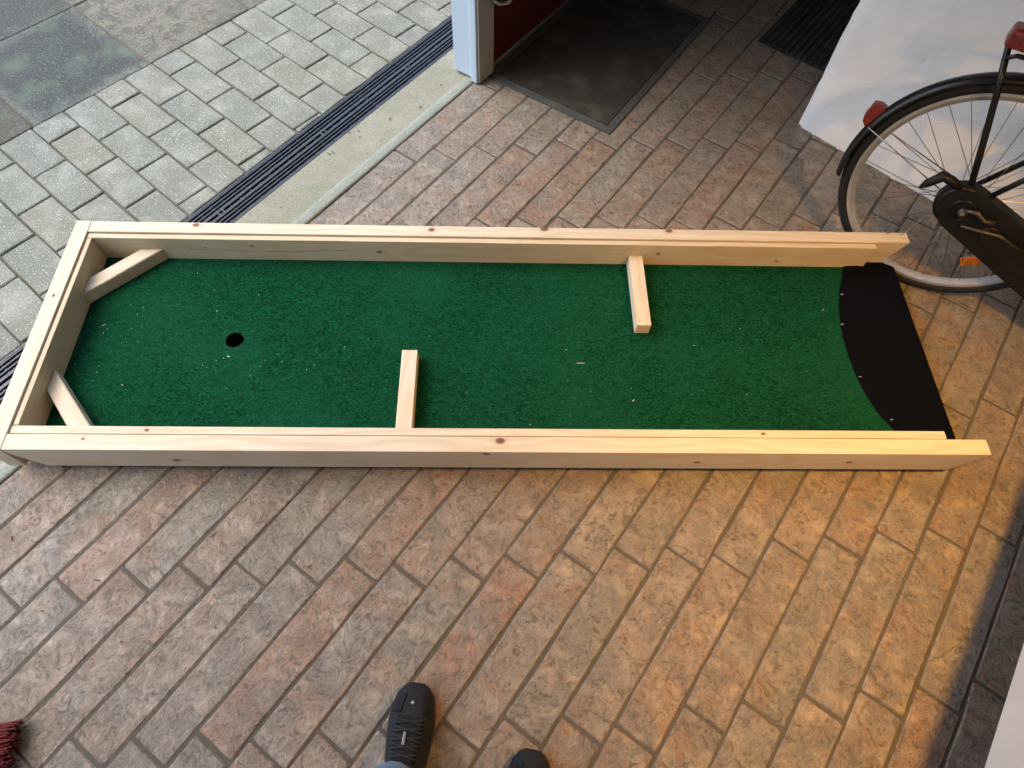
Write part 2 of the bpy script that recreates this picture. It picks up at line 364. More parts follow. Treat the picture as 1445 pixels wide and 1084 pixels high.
def piece(bm, poly, r, z):
    poly = worn(poly, r); cx = sum(p[0] for p in poly) / len(poly); cy = sum(p[1] for p in poly) / len(poly)
    tilt = (r.uniform(-.006, .006), r.uniform(-.006, .006)); n = len(poly)
    hw = max(abs(p[0] - cx) for p in poly) * .7
    def P(p, s, dz): x = cx + (p[0] - cx) * s; y = cy + (p[1] - cy) * s; return bm.verts.new((x, y, z + dz + tilt[0] * (x - cx) + tilt[1] * (y - cy)))
    top = [P(p, 1 - .0025 / hw, 0) for p in poly]; mid = [P(p, 1, -.003) for p in poly]; low = [P(p, 1, -.05) for p in poly]
    bm.faces.new(top)
    for i in range(n):
        j = (i + 1) % n; bm.faces.new((top[i], mid[i], mid[j], top[j])); bm.faces.new((mid[i], low[i], low[j], mid[j]))
rg = random.Random(11); far = bmesh.new(); V0 = -.0005
for j in range(-22, 46):
    v0 = j * PW - .013; u = 0.0; first = True
    while u < .75:
        ln = PL / 2 if (first and j % 2 == 0) else PL; first = False; g = rg.uniform(.0026, .0042)
        wob = rg.uniform(-.0015, .0015)
        q = [P0 + ux * a + uy * b for a, b in ((u + g, v0 + g + wob), (u + ln - g, v0 + g + wob), (u + ln - g, v0 + PW - g + wob), (u + g, v0 + PW - g + wob))]
        poly = clip_x([(p.x, p.y) for p in q], -1.131); u += ln
        if len(poly) < 3 or area(poly) < .0012: continue
        c = sum((p[0] for p in poly)) / len(poly), sum((p[1] for p in poly)) / len(poly)
        if in_view(c[0], c[1], 0, 60):
            bm = bmesh.new(); piece(bm, poly, rg, rg.uniform(-.001, .0015)); link('paver', tomesh(bm, 'paver'), M['paver'], yard)
        else: piece(far, poly, rg, 0)
o = link('outer_pavers', tomesh(far), M['paver'], yard); o['kind'] = 'stuff'
SX, SY = .565, .505; fs = bmesh.new()
for i in range(0, 9):
    for j in range(-9, 13):
        g = .004; off = .004 if i == 0 else .02
        q = [P0 + ux * a + uy * b for a, b in ((-i * SX - g, j * SY + g), (-i * SX - g, (j + 1) * SY - g), (-(i + 1) * SX + g, (j + 1) * SY - g), (-(i + 1) * SX + g, j * SY + g))]
        poly = [(p.x, p.y) for p in q][::-1]; c = sum(p[0] for p in poly) / 4, sum(p[1] for p in poly) / 4
        if in_view(c[0], c[1], 0, 330) and i < 2:
            mt = {(0, 0): 'slab_dark', (0, 1): 'slab_brown', (0, -1): 'slab_deep', (1, 0): 'slab_wet'}.get((i, j), 'slab_brown')
            bm = bmesh.new(); piece(bm, poly, rg, -.002); link('slab', tomesh(bm, 'slab'), M[mt], yard)
        else: piece(fs, poly, rg, -.002)
o = link('outer_slabs', tomesh(fs), M['slab_brown'], yard); o['kind'] = 'stuff'

thr = struct(link('concrete_threshold', boxmesh((-.985, -2.6, -.2), (-.826, 4.5, -.002)), M['strip']))
bm = bmesh.new(); prof = [(-.829, -.1), (-.829, -.001), (-.823, .003), (-.81, .004), (-.793, .0035), (-.7835, .001), (-.7825, -.1)]
N = 90
rings = [[bm.verts.new((x + (.0035 * mnoise.noise((0, -2.6 + 7.1 * k / N * 3, 1)) if q < 3 else 0), -2.6 + 7.1 * k / N, z + (.0015 * mnoise.noise((x * 30, k * .9, 0)) if z > 0 else 0))) for q, (x, z) in enumerate(prof)] for k in range(N + 1)]
for a, b in zip(rings, rings[1:]):
    for k in range(6): bm.faces.new((a[k], a[k + 1], b[k + 1], b[k])).smooth = True
link('raised_lip', tomesh(bm), M['lip'], thr)

drain = empty('drain_channel', 'long dark slotted metal drain channel between the grey pavers and the doorway', 'drain', (-1.0565, 0, 0))
link('trough', boxmesh((-.0705, -2.6, -.2), (.0705, 4.4, -.12)), M['pit'], drain)
for s in (-1, 1): link('channel_edge', boxmesh((s * .0665 - .0035, -2.6, -.1), (s * .0665 + .0035, 4.4, -.001)), M['iron'], drain)
JY = 1.127
for a, b in ((JY - 3., JY - 2.), (JY - 2., JY - 1.), (JY - 1., JY), (JY, JY + 1.)):
    gr = bpy.data.objects.new('grate', boxmesh((-.0625, a + .003, -.013), (-.0565, b - .003, -.0015), .001, 1)); COL.objects.link(gr); gr.parent = drain; gr.data.materials.append(M['iron'])
    for cx, w in ((.0595, .006), (.0445, .0065), (-.0445, .0065), (.029, .0065), (-.029, .0065), (.0115, .0125), (-.0115, .0125)):
        link('grate_bar', boxmesh((cx - w / 2, a + .003, -.013), (cx + w / 2, b - .003, -.0015), .001, 1), M['iron'], gr)
    bm = bmesh.new(); n = 21
    for k in range(n + 1):
        y = a + .005 + (b - a - .01) * k / n; box(bm, (-.0565, y - .0022, -.013), (.0565, y + .0022, -.006))
    link('grate_rungs', tomesh(bm), M['iron'], gr)
    for y in (a + .245, a + .755):
        pts = [(.0135 * math.cos(t * .3927), y + .0135 * math.sin(t * .3927)) for t in range(16)]
        sc = link('screw_boss', prism(pts, -.01, -.0008, .001), M['iron'], gr)
        link('screw_head', prism([(.0075 * math.cos(t * .5236), y + .0075 * math.sin(t * .5236)) for t in range(12)], -.005, -.0002), M['pit'], sc)

# ------------------------------------------------------------------ building shell
struct(link('yard_wall', boxmesh((-1.0, -2.75, -.02), (-.72, -2.3, 3.1)), M['plaster'])); 
struct(link('wall_beyond_door', boxmesh((-1.0, 2.95, -.02), (-.72, 4.6, 3.1)), M['brickwall']))
struct(link('lintel', boxmesh((-1.0, -2.295, 2.32), (-.72, 2.945, 3.1)), M['plaster']))
bw = bmesh.new()  # back wall with an unseen window opening added to let in cool fill light
for lo_, hi_ in (((-.715, -2.75, -.02), (.2, -2.6, 2.75)), ((2.3, -2.75, -.02), (3.2, -2.6, 2.75)), ((.2, -2.75, -.02), (2.3, -2.6, 1.0)), ((.2, -2.75, 2.35), (2.3, -2.6, 2.75))): box(bw, lo_, hi_)
bwo = struct(link('back_wall', tomesh(bw), M['plaster']))
for lo_, hi_ in (((.201, -2.70, 1.001), (.26, -2.65, 2.349)), ((2.24, -2.70, 1.001), (2.299, -2.65, 2.349)), ((1.22, -2.70, 1.001), (1.28, -2.65, 2.349)), ((.261, -2.70, 1.001), (1.219, -2.65, 1.06)), ((1.281, -2.70, 1.001), (2.239, -2.65, 1.06)), ((.261, -2.70, 2.29), (1.219, -2.65, 2.349)), ((1.281, -2.70, 2.29), (2.239, -2.65, 2.349))):
    link('fill_window_frame', boxmesh(lo_, hi_, .004), M['white'], bwo)  # frame around the added fill-light opening
struct(link('side_wall', boxmesh((3.205, -2.75, -.02), (3.35, 4.65, 2.75)), M['brickwall']))
struct(link('corridor_end_wall', boxmesh((-.715, 4.5, -.02), (.44, 4.65, 2.75)), M['brickwall']))
struct(link('ceiling', boxmesh((-.715, -2.75, 2.755), (3.35, 4.65, 2.9)), M['ceil']))
# white plastered wall the bicycle leans on (uneven trowelled surface)
WA = Vector((.379, 2.044)); WB = Vector((3.2, 2.044 - .128 * 2.82))
bm = bmesh.new(); nx, nz = 110, 90; d = WB - WA; nn = Vector((d.y, -d.x)).normalized()
def wpt(i, k):
    s = i / nx; z = -.01 + 2.76 * k / nz; e = .007 * mnoise.noise((s * 9, z * 3.2, 0)) + .006 * mnoise.noise((s * 40, z * 14, 3))
    p = WA + d * s + nn * e
    if i == 0: p = p + Vector((.004 * mnoise.noise((z * 5, 2, 5)) + .003 * mnoise.noise((z * 26, 1, 5)), .012))
    return (p.x, p.y, z)
g = [[bm.verts.new(wpt(i, k)) for k in range(nz + 1)] for i in range(nx + 1)]
for i in range(nx):
    for k in range(nz): bm.faces.new((g[i][k], g[i + 1][k], g[i + 1][k + 1], g[i][k + 1])).smooth = True
b0 = [bm.verts.new((.45, 4.5, v.co.z)) for v in g[0]]; b1 = [bm.verts.new((3.2, 4.5, v.co.z)) for v in g[-1]]
for k in range(nz):
    bm.faces.new((b0[k], g[0][k], g[0][k + 1], b0[k + 1])); bm.faces.new((g[-1][k], b1[k], b1[k + 1], g[-1][k + 1]))
tag(link('white_wall', tomesh(bm), M['plaster']), 'white roughly plastered wall with a bare corner, standing behind the bicycle', 'wall')

# closed door leaf at the far side of the doorway
DY = 1.468
dl = empty('door_leaf', 'dark red door leaf with pale blue edge, standing closed beside the rubber mat', 'door', (-.82, DY, 0))
def dbox(n, lo, hi, mt, b=.003): return link(n, boxmesh(lo, hi, b), mt, dl)
dbox('edge_stile', (-.066, 0, .012), (.024, .10, 2.31), M['bluewhite'])
dbox('rebate_strip', (.027, -.012, .004), (.058, .094, 2.31), M['bluewhite'], .005)
dbox('inner_stile', (.0595, -.004, .006), (.066, .092, 2.31), M['cream'], .002)
for k in range(8): dbox('board', (-.03, .104 + k * .168, .012), (.036, .104 + (k + 1) * .168 - .004, 2.3), M['red'], .004)
dbox('rail', (.0365, .104, .32), (.058, 1.44, .44), M['red']); dbox('rail', (.0365, .104, 1.75), (.058, 1.44, 1.87), M['red'])
bl = link('bolt', tubemesh([(.078, .07, .30), (.078, .07, .95)], .008, 8), M['steel'], dl, smooth=True)
link('bolt_handle', tubemesh([(.078, .07, .315), (.098, .085, .30), (.118, .11, .30), (.128, .135, .325)], .007, 8), M['steel'], bl, smooth=True)
link('bolt_plate', boxmesh((.0665, .045, .33), (.0705, .095, .62), .001), M['plinth'], bl)
link('bolt_guide', boxmesh((.0705, .055, .40), (.090, .085, .43), .003), M['steel'], bl); link('bolt_guide', boxmesh((.0705, .055, .55), (.090, .085, .58), .003), M['steel'], bl)
bm = bmesh.new(); tube(bm, [(.085 + .008 * math.sin(k * .9), .098 + .012 * math.sin(k * .45), .80 - k * .03) for k in range(15)], .006, 7); link('hook_chain', tomesh(bm), M['steel'], bl, smooth=True)

# mats
m1 = empty('rubber_doormat', 'large black doormat with a raised grey rubber rim beside the red door', 'doormat', (-.18, 1.537, 0), .033)
link('pile', boxmesh((-.545, .035, .001), (-.033, .865, .009), .002), M['mat'], m1)
for lo, hi in (((-.58, 0, .001), (0, .034, .0075)), ((-.58, .866, .001), (0, .9, .0075)), ((-.58, .0345, .001), (-.546, .8655, .0075)), ((-.032, .0345, .001), (0, .8655, .0075))):
    link('rim', boxmesh(lo, hi, .003), M['matrim'], m1)
m2 = empty('ribbed_doormat', 'dark ribbed doormat lying at the foot of the white wall corner', 'doormat', (.02, 2.428, 0), -.035)
link('backing', boxmesh((0, 0, .001), (.40, .6, .005), .001), M['mat'], m2)
for k in range(14): link('rib', boxmesh((.006 + k * .0285, .004, .005), (.026 + k * .0285, .596, .012), .003, 1), M['ribmat'], m2)

# ------------------------------------------------------------------ mini golf course
CO = Vector((-.7418, -.5868, 0)); CA = .632805; ZT = .145; ZB = .033; ZC = .044
gc = empty('mini_golf_lane', 'long wooden mini golf lane with green carpet, pine rails, and a black start mat', 'golf lane', CO, CA)
def board(name, lo, hi, mat=None, prof=None, b=.002, parent=None):
    lo, hi = Vector(lo), Vector(hi); sz = hi - lo; c = (lo + hi) / 2; alongy = sz.y > sz.x; bm = bmesh.new()
    ln = sz.y if alongy else sz.x; wd = sz.x if alongy else sz.y
    n = 1
    if prof is None: prof = [(-ln / 2, -sz.z / 2), (ln / 2, -sz.z / 2), (ln / 2, sz.z / 2), (-ln / 2, sz.z / 2)]
    a = [bm.verts.new((x, -wd / 2, z)) for x, z in prof]; e = [bm.verts.new((x, wd / 2, z)) for x, z in prof]; m = len(prof)
    bm.faces.new(a); bm.faces.new(e[::-1])
    for i in range(m): bm.faces.new((a[i], e[i], e[(i + 1) % m], a[(i + 1) % m]))
    bev(bm, b, 2)
    return link(name, tomesh(bm, name), mat or M['pine'], parent or gc, c, math.pi / 2 if alongy else 0)
LR = 2.611; hz = (ZT - ZB) / 2
prof = [(-LR / 2, hz), (-LR / 2, .03), (-LR / 2 + .055, -hz), (LR / 2 - .05, -hz), (LR / 2, hz)][::-1]
kf = [(x - LR / 2, y - .757, hz, r) for x, y, r in ((1.069, .762, .007), (1.429, .772, .009), (1.831, .771, .0075), (.327, .768, .007))] + [(.9, -.021, 0, .006)]
kn = [(x - LR / 2, y - .021, z, r) for x, y, z, r in ((1.29, .031, hz, .0085), (1.253, .0, .043, .007), (.42, .0, -.012, .007), (1.83, 0, -.01, .006), (2.25, 0, -.004, .006), (.2, .03, hz, .003))]
board('far_rail', (0, .736, ZB), (LR, .778, ZT), m_pine('pine_far_rail', kf), prof)
board('near_rail', (0, 0, ZB), (LR, .0445, ZT), m_pine('pine_near_rail', kn), prof)
board('end_board', (-.0465, -.001, ZB), (-.0015, .779, ZT + .0005), m_pine('pine_end_board', [(.1, 0, hz, .004)]))
ks = [(-1.249 + .9, 0, .02, .004), (.1, 0, .045, .004), (-.75, -.011, .02, .004), (-.35, -.011, .0, .006), (-.9, -.011, .01, .003), (.55, -.011, .01, .005), (.95, -.011, -.02, .004)]
board('far_strip', (-.0005, .7155, .038), (2.50, .7332, ZT - .006), m_pine('pine_far_strip', ks, (.93, .9, .82)))
board('near_strip', (-.0005, .0488, .038), (2.508, .0715, ZT - .006), m_pine('pine_near_strip', [(.75, 0, .05, .004), (-.9, 0, .05, .004)]))
board('end_strip', (.001, .073, .038), (.0155, .714, ZT - .006), m_pine('pine_end_strip', [(-.14, -.008, -.005, .006)], (.93, .9, .82)))
rk = random.Random(2); pts = []; x = .30
while x < .80: pts.append((x, .7156, .090 + .006 * math.sin(x * 9) + rk.uniform(-.0035, .0035))); x += rk.uniform(.006, .018)
link('split', tubemesh(pts, [rk.uniform(.0004, .0012) for _ in pts], 5), M['split'], gc)
# deck, carpet with the cup hole, black mat
HX, HY, HR = .484, .405, .0275
def holed(lo, hi, z0, z1, mat, name, wob=0):
    bm = bmesh.new(); n = 32; rr = random.Random(5); inner = []; outer = []
    for k in range(n):
        t = 2 * math.pi * (k + .5) / n; c, s = math.cos(t), math.sin(t); r = HR * (1 + wob * rr.uniform(-1, 1)); inner.append((HX + r * c, HY + r * s))
        q = min(((hi[0] - HX) / c if c > 0 else (lo[0] - HX) / c), ((hi[1] - HY) / s if s > 0 else (lo[1] - HY) / s)); outer.append((HX + q * c, HY + q * s))
    # rectangle corners
    cs = [(lo[0], lo[1]), (hi[0], lo[1]), (hi[0], hi[1]), (lo[0], hi[1])]
    it = [bm.verts.new((x, y, z1)) for x, y in inner]; ib = [bm.verts.new((x, y, z0)) for x, y in inner]; ot = [bm.verts.new((x, y, z1)) for x, y in outer]
    cv = [bm.verts.new((x, y, z1)) for x, y in cs]
    def side(p): return 0 if abs(p[1] - lo[1]) < 1e-6 else 1 if abs(p[0] - hi[0]) < 1e-6 else 2 if abs(p[1] - hi[1]) < 1e-6 else 3
    corner = {(0, 1): 1, (1, 2): 2, (2, 3): 3, (3, 0): 0}
    for k in range(n):
        j = (k + 1) % n; a, b = side(outer[k]), side(outer[j])
        f = [it[k], ot[k]] + ([cv[corner[(a, b)]]] if a != b else []) + [ot[j], it[j]]
        bm.faces.new(f); bm.faces.new((it[k], it[j], ib[j], ib[k]))
    return link(name, tomesh(bm), mat, gc)
cp = holed((.016, .072), (2.5995, .7150), .0388, ZC, M['carpet'], 'carpet', .06)
holed((.0, .05), (2.60, .734), .034, .0385, M['plinth'], 'deck')
bm = bmesh.new(); tube(bm, [(HX, HY, .0383), (HX, HY, .004)], .0285, 24, False); bmesh.ops.holes_fill(bm, edges=[q for q in bm.edges if q.is_boundary and q.verts[0].co.z < .02])
link('cup', tomesh(bm), M['pit'], gc)
arc = [(2.452, .7345), (2.433, .7145), (2.425, .69), (2.398, .62), (2.378, .55), (2.366, .48), (2.362, .42), (2.363, .358), (2.369, .29), (2.382, .225), (2.402, .17), (2.431, .118), (2.47, .0722)]
bm = bmesh.new(); cols = []
for (x, y) in arc:
    row = []
    for k in range(9):
        xx = x + (2.604 - x) * k / 8; lift = .010 * max(0, (y - .70) / .03) * max(0, 1 - abs(xx - 2.47) / .05)
        row.append((bm.verts.new((xx, y, ZC + .0032 + lift)), bm.verts.new((xx, y, ZC + .0003 + lift))))
    cols.append(row)
for a, b in zip(cols, cols[1:]):
    for k in range(8): bm.faces.new((a[k][0], b[k][0], b[k + 1][0], a[k + 1][0])); bm.faces.new((a[k][1], a[k + 1][1], b[k + 1][1], b[k][1]))
    bm.faces.new((a[0][0], a[0][1], b[0][1], b[0][0])); bm.faces.new((a[8][0], b[8][0], b[8][1], a[8][1]))
bm.faces.new([v for v in (*[c for c in [cols[0][0][1], cols[0][0][0]]], cols[0][8][0], cols[0][8][1])]) if False else None
fm = link('start_mat', tomesh(bm), M['felt'], gc)
for x, y in ((2.40, .60), (2.371, .483), (2.378, .293), (2.434, .15)): link('staple', boxmesh((x - .004, y - .0012, ZC + .0026), (x + .004, y + .0012, ZC + .0044), .0004, 1), M['staple'], fm)
OZ = ZC + .046
board('obstacle_block', (1.0, .0725, ZC + .001), (1.0455, .347, OZ))
board('obstacle_block', (1.706, .443, ZC + .001), (1.7505, .7148, OZ))
def diag(pts, rot):
    c = Vector((sum(p[0] for p in pts) / 4, sum(p[1] for p in pts) / 4)); cs, sn = math.cos(-rot), math.sin(-rot)
    loc = [((p[0] - c.x) * cs - (p[1] - c.y) * sn, (p[0] - c.x) * sn + (p[1] - c.y) * cs) for p in pts]
    link('corner_block', prism(loc, ZC + .001, OZ, .002, 2), M['pine'], gc, (c.x, c.y, 0), rot)
diag([(.0165, .534), (.2115, .7143), (.144, .7143), (.0165, .598)], math.atan2(.18, .195))
diag([(.0165, .205), (.1245, .0727), (.188, .0727), (.0165, .272)], math.atan2(-.17, .14))
for x in (.35, 1.3, 2.25): board('batten', (x, .03, .001), (x + .06, .75, .0325), M['plywood'])
bm = bmesh.new(); rs = random.Random(21)
spots = [(rs.uniform(.03, 2.33), rs.uniform(.085, .70)) for _ in range(20)] + [(rs.gauss(.55, .09), rs.gauss(.33, .03)) for _ in range(14)] + [(rs.gauss(1.65, .12), rs.gauss(.18, .05)) for _ in range(5)] + [(rs.uniform(.02, .2), rs.gauss(.42, .1)) for _ in range(20)]
for i, (x, y) in enumerate(spots):
    if not (.02 < x < 2.33 and .085 < y < .70): continue
    if math.hypot(x - HX, y - HY) < .04: continue
    big = i % 9 == 0; l = rs.uniform(.002, .004) if big else rs.uniform(.0005, .0015); w = rs.uniform(.0006, .0014) if big else rs.uniform(.0004, .0008)
    box(bm, (-l, -w, 0), (l, w, .0012), Matrix.Translation((x, y, ZC + .0008)) @ Matrix.Rotation(rs.uniform(0, 3.1), 4, 'Z') @ Matrix.Rotation(rs.uniform(-.3, .3), 4, 'X'))
box(bm, (-.012, -.0006, 0), (.012, .0006, .001), Matrix.Translation((1.533, .333, ZC + .001)))
sh = link('wood_shavings', tomesh(bm), M['shaving'], None, CO, CA); sh['kind'] = 'stuff'; sh['label'] = 'tiny pale wood shavings scattered over the green carpet'; sh['category'] = 'shavings'

# ------------------------------------------------------------------ bicycle (local frame: x forward, z up in the wheel plane, y towards the wall)
BY, LEAN = .0896651, .12476911; RW = .345
bk = empty('bicycle', 'old black bicycle with full chain case leaning towards the white wall', 'bicycle', (0, 0, 0))
bk.matrix_world = Matrix.Translation((.97295, 1.58098 - math.sin(LEAN) * RW * math.cos(BY), 0.001)) @ Matrix.Rotation(BY, 4, 'Z') @ Matrix.Rotation(-LEAN, 4, 'X')
def V(x, z, y=0): return Vector((x, y, z + RW))
def ring(cx, r, prof, a0=0, a1=2 * math.pi, n=72, closed=True):
    bm = bmesh.new(); m = n if closed else n + 1
    ts = [a0 + (a1 - a0) * k / n for k in range(m)]
    sweep(bm, [V(cx + r * math.cos(t), r * math.sin(t)) for t in ts], [(Vector((math.cos(t), 0, math.sin(t))), Vector((0, 1, 0))) for t in ts], prof, closed)
    return tomesh(bm)
def bar(name, pts, r, mt=None, parent=None, n=10): return link(name, tubemesh(pts, r, n), mt or M['bikeblack'], parent or bk, smooth=True)
def wheel(cx):
    tw = .0165
    ty = link('wheel', ring(cx, RW - tw, [(tw * math.cos(t * math.pi / 6), tw * 1.05 * math.sin(t * math.pi / 6)) for t in range(12)]), M['rubber'], bk, smooth=True)
    link('rim', ring(cx, .304, [(.0125, -.0115), (.0125, .0115), (.004, .0118), (-.008, .007), (-.0095, 0), (-.008, -.007), (.004, -.0118)]), M['alu'], ty)
    bm = bmesh.new()
    for k in range(36):
        t = 2 * math.pi * k / 36; s = 1 if k % 2 else -1; h = t + (.95 if (k // 2) % 2 else -.95)
        tube(bm, [V(cx + .024 * math.cos(h), .024 * math.sin(h), s * .03), V(cx + .297 * math.cos(t), .297 * math.sin(t), s * .003)], .0011, 5)
    link('spokes', tomesh(bm), M['spoke'], ty)
    bm = bmesh.new(); tube(bm, [V(cx, 0, -.055), V(cx, 0, -.034), V(cx, 0, -.0335), V(cx, 0, -.028), V(cx, 0, -.0275), V(cx, 0, .0275), V(cx, 0, .028), V(cx, 0, .0335), V(cx, 0, .034), V(cx, 0, .055)], [.012, .016, .03, .03, .019, .019, .03, .03, .016, .012], 20)
    link('hub', tomesh(bm), M['grubby'], ty, smooth=False)
    return ty
rw = wheel(0); fw = wheel(1.08)
def reflect(cx, t, r):
    p = V(cx + r * math.cos(t), r * math.sin(t), -.004); bm = bmesh.new()
    box(bm, (-.027, -.008, -.0135), (.027, .008, .0135), Matrix.Translation(p) @ Matrix.Rotation(-(t - math.pi / 2), 4, 'Y')); bev(bm, .006, 2); return tomesh(bm)
link('spoke_reflector', reflect(0, math.atan2(-.175, .131), .222), M['orange'], rw)
def guard(cx, a0, a1, name):
    ro = .364; pf = [(.0, 0), (-.003, .014), (-.009, .023), (-.017, .0265), (-.018, .0245), (-.011, .0215), (-.005, .013), (-.002, 0), (-.005, -.013), (-.011, -.0215), (-.018, -.0245), (-.017, -.0265), (-.009, -.023), (-.003, -.014)]
    return link(name, ring(cx, ro, pf, a0, a1, 48, False), M['bikeblack'], bk, smooth=True)
mg = guard(0, math.radians(28), math.radians(191), 'mudguard'); guard(1.08, math.radians(25), math.radians(175), 'mudguard')
t = math.atan2(.135, -.352); bm = bmesh.new()
sweep(bm, [Vector((0, -.014, 0)), Vector((0, .014, 0))], [(Vector((1, 0, 0)), Vector((0, 0, 1)))] * 2, [(-.037, -.006), (.037, -.006), (.028, .014), (.012, .024), (-.026, .03), (-.036, .012)])
bev(bm, .003, 2); bm.transform(Matrix.Translation(V(.368 * math.cos(t), .368 * math.sin(t))) @ Matrix.Rotation(math.pi / 2 - t, 4, 'Y') @ Matrix.Rotation(math.pi, 4, 'Z'))
link('rear_reflector', tomesh(bm), M['redglass'], bk)
for s in (-1, 1):
    bar('carrier_strut', [V(-.005, .03, s * .068), V(-.06, .175, s * .066), V(-.118, .322, s * .062), V(-.149, .395, s * .055)], .0085)
    bar('mudguard_stay', [V(-.01, .005, s * .06), V(-.345, .105, s * .024)], .0018, M['spoke'])
    bar('seat_stay', [V(.012, .015, s * .058), V(.10, .17, s * .05), V(.25, .46, s * .022)], .008)
    bar('chain_stay', [V(.02, -.005, s * .058), V(.2, -.045, s * .045), V(.44, -.10, s * .03)], .009)
    bar('carrier_rail', [V(-.149, .395, s * .055), V(-.13, .408, s * .056), V(.0, .415, s * .056), V(.2, .425, s * .05), V(.255, .45, s * .02)], .0055)
for x in (-.10, .02, .13): bar('carrier_cross', [V(x, .411, -.056), V(x, .411, .056)], .0045)
bm = bmesh.new(); box(bm, (-.06, -.03, -.022), (.05, .03, .024), Matrix.Translation(V(-.112, .437, -.026))); bev(bm, .012, 3)
link('carrier_lamp', tomesh(bm), M['redglass'], bk)
# chain case: rounded at the back, runs forward and down, with recessed centre line
def capsule(x0, z0, r0, x1, z1, r1, y0, y1, b):
    d = math.atan2(z1 - z0, x1 - x0); pts = [(x0 + r0 * math.cos(d + math.pi / 2 + k * math.pi / 14), z0 + r0 * math.sin(d + math.pi / 2 + k * math.pi / 14)) for k in range(15)]
    pts += [(x1 + r1 * math.cos(d - math.pi / 2 + k * math.pi / 14), z1 + r1 * math.sin(d - math.pi / 2 + k * math.pi / 14)) for k in range(15)]
    bm = bmesh.new(); a = [bm.verts.new(V(x, z, y0)) for x, z in pts]; e = [bm.verts.new(V(x, z, y1)) for x, z in pts]; n = len(pts)
    fa = bm.faces.new(a); bm.faces.new(e[::-1])
    for i in range(n): bm.faces.new((a[i], e[i], e[(i + 1) % n], a[(i + 1) % n]))
    bmesh.ops.bevel(bm, geom=list(fa.edges), offset=b, segments=3, affect='EDGES'); return tomesh(bm)
cc = link('chain_case', capsule(-.014, .014, .067, .45, -.145, .080, -.088, -.048, .012), M['case'], bk, smooth=False)
link('case_ridge', capsule(.10, -.028, .028, .42, -.138, .046, -.0935, -.0882, .004), M['bikeblack'], cc)
for x, z in ((-.03, -.055), (.09, -.10), (.19, .0)): link('case_screw', prism([(x + .006 * math.cos(k), z + RW + .006 * math.sin(k)) for k in range(6)], 0, .004), M['grubby'], cc).matrix_local = Matrix.Translation((0, -.0875, 0)) @ Matrix.Rotation(math.pi / 2, 4, 'X')
bm = bmesh.new(); tube(bm, [V(-.004 + .031 * math.cos(k * .2618), .012 + .031 * math.sin(k * .2618), -.0895) for k in range(24)], .0035, 6, False, True); link('axle_ring', tomesh(bm), M['bikeblack'], cc, smooth=True)
bar('axle_nut', [V(0, .01, -.115), V(0, .01, -.10), V(0, .01, -.0995), V(0, .01, -.086)], [.008, .009, .014, .014], M['grubby'], bk, 6)
bar('gear_lever', [V(.0, .02, -.098), V(.03, .03, -.104), V(.062, .012, -.10), (V(.085, .02, -.098))], [.006, .007, .006, .009], M['grubby'])
bar('brake_arm', [V(.02, -.03, -.094), V(.07, -.02, -.098), V(.12, -.012, -.098), V(.185, -.03, -.096)], .0055, M['grubby'])
bar('gear_cable_box', [V(-.03, .055, -.07), V(-.075, .074, -.075), V(-.10, .078, -.075), V(-.125, .04, -.075), V(-.135, .022, -.075)], [.008, .014, .016, .012, .004], M['case'])
bar('seat_tube', [V(.44, -.12), V(.30, .34), V(.255, .52)], .0155); bar('seat_post', [V(.255, .52), V(.228, .61)], .012, M['alu'])
bar('down_tube', [V(.44, -.12), V(.60, -.04), V(.90, .33)], .016); bar('top_tube', [V(.36, .16), V(.60, .18), V(.885, .40)], .014)
bar('head_tube', [V(.905, .30), V(.865, .48)], .018)
for s in (-1, 1): bar('fork_blade', [V(.905, .30, s * .03), V(.96, .16, s * .045), V(1.03, .03, s * .05), V(1.08, 0, s * .05)], [.012, .011, .009, .007])
bar('fork_crown', [V(.903, .31, -.04), V(.903, .31, .04)], .013)
bar('handlebar', [V(.62, .67, -.28), V(.74, .69, -.26), V(.85, .68, -.12), V(.855, .66, 0), V(.85, .68, .12), V(.74, .69, .26), V(.62, .67, .28)], .011, M['alu']); bar('stem', [V(.865, .48), V(.85, .64), V(.855, .66)], .012, M['alu'])
for s in (-1, 1): bar('grip', [V(.625, .671, s * .279), V(.725, .688, s * .264)], .016, M['rubber'])
bm = bmesh.new(); rings = []
for k in range(9):
    f = k / 8; x = .13 + .27 * f; w = .105 * (1 - f) ** 1.2 + .018; z = .635 + .02 * (1 - f) ** 2
    rings.append([bm.verts.new(V(x, z + .025 * math.cos(a) * (1 if math.cos(a) > 0 else 1.4), w * math.sin(a))) for a in [2 * math.pi * q / 14 for q in range(14)]])
for a, b in zip(rings, rings[1:]):
    for q in range(14): bm.faces.new((a[q], a[(q + 1) % 14], b[(q + 1) % 14], b[q]))
bm.faces.new(rings[0]); bm.faces.new(rings[-1][::-1]); link('saddle', tomesh(bm), M['saddle'], bk, smooth=True)
for s, a in ((-1, -.9), (1, -.9 + math.pi)):
    ex = V(.44 + .17 * math.cos(a), -.12 + .17 * math.sin(a) * .99, s * .115)
    cr = bar('crank', [V(.44, -.12, s * .105), ex], .009, M['grubby'])
    link('pedal', boxmesh((ex.x - .045, min(ex.y, ex.y + s * .09), ex.z - .012), (ex.x + .045, max(ex.y, ex.y + s * .09), ex.z + .012), .006), M['rubber'], cr)

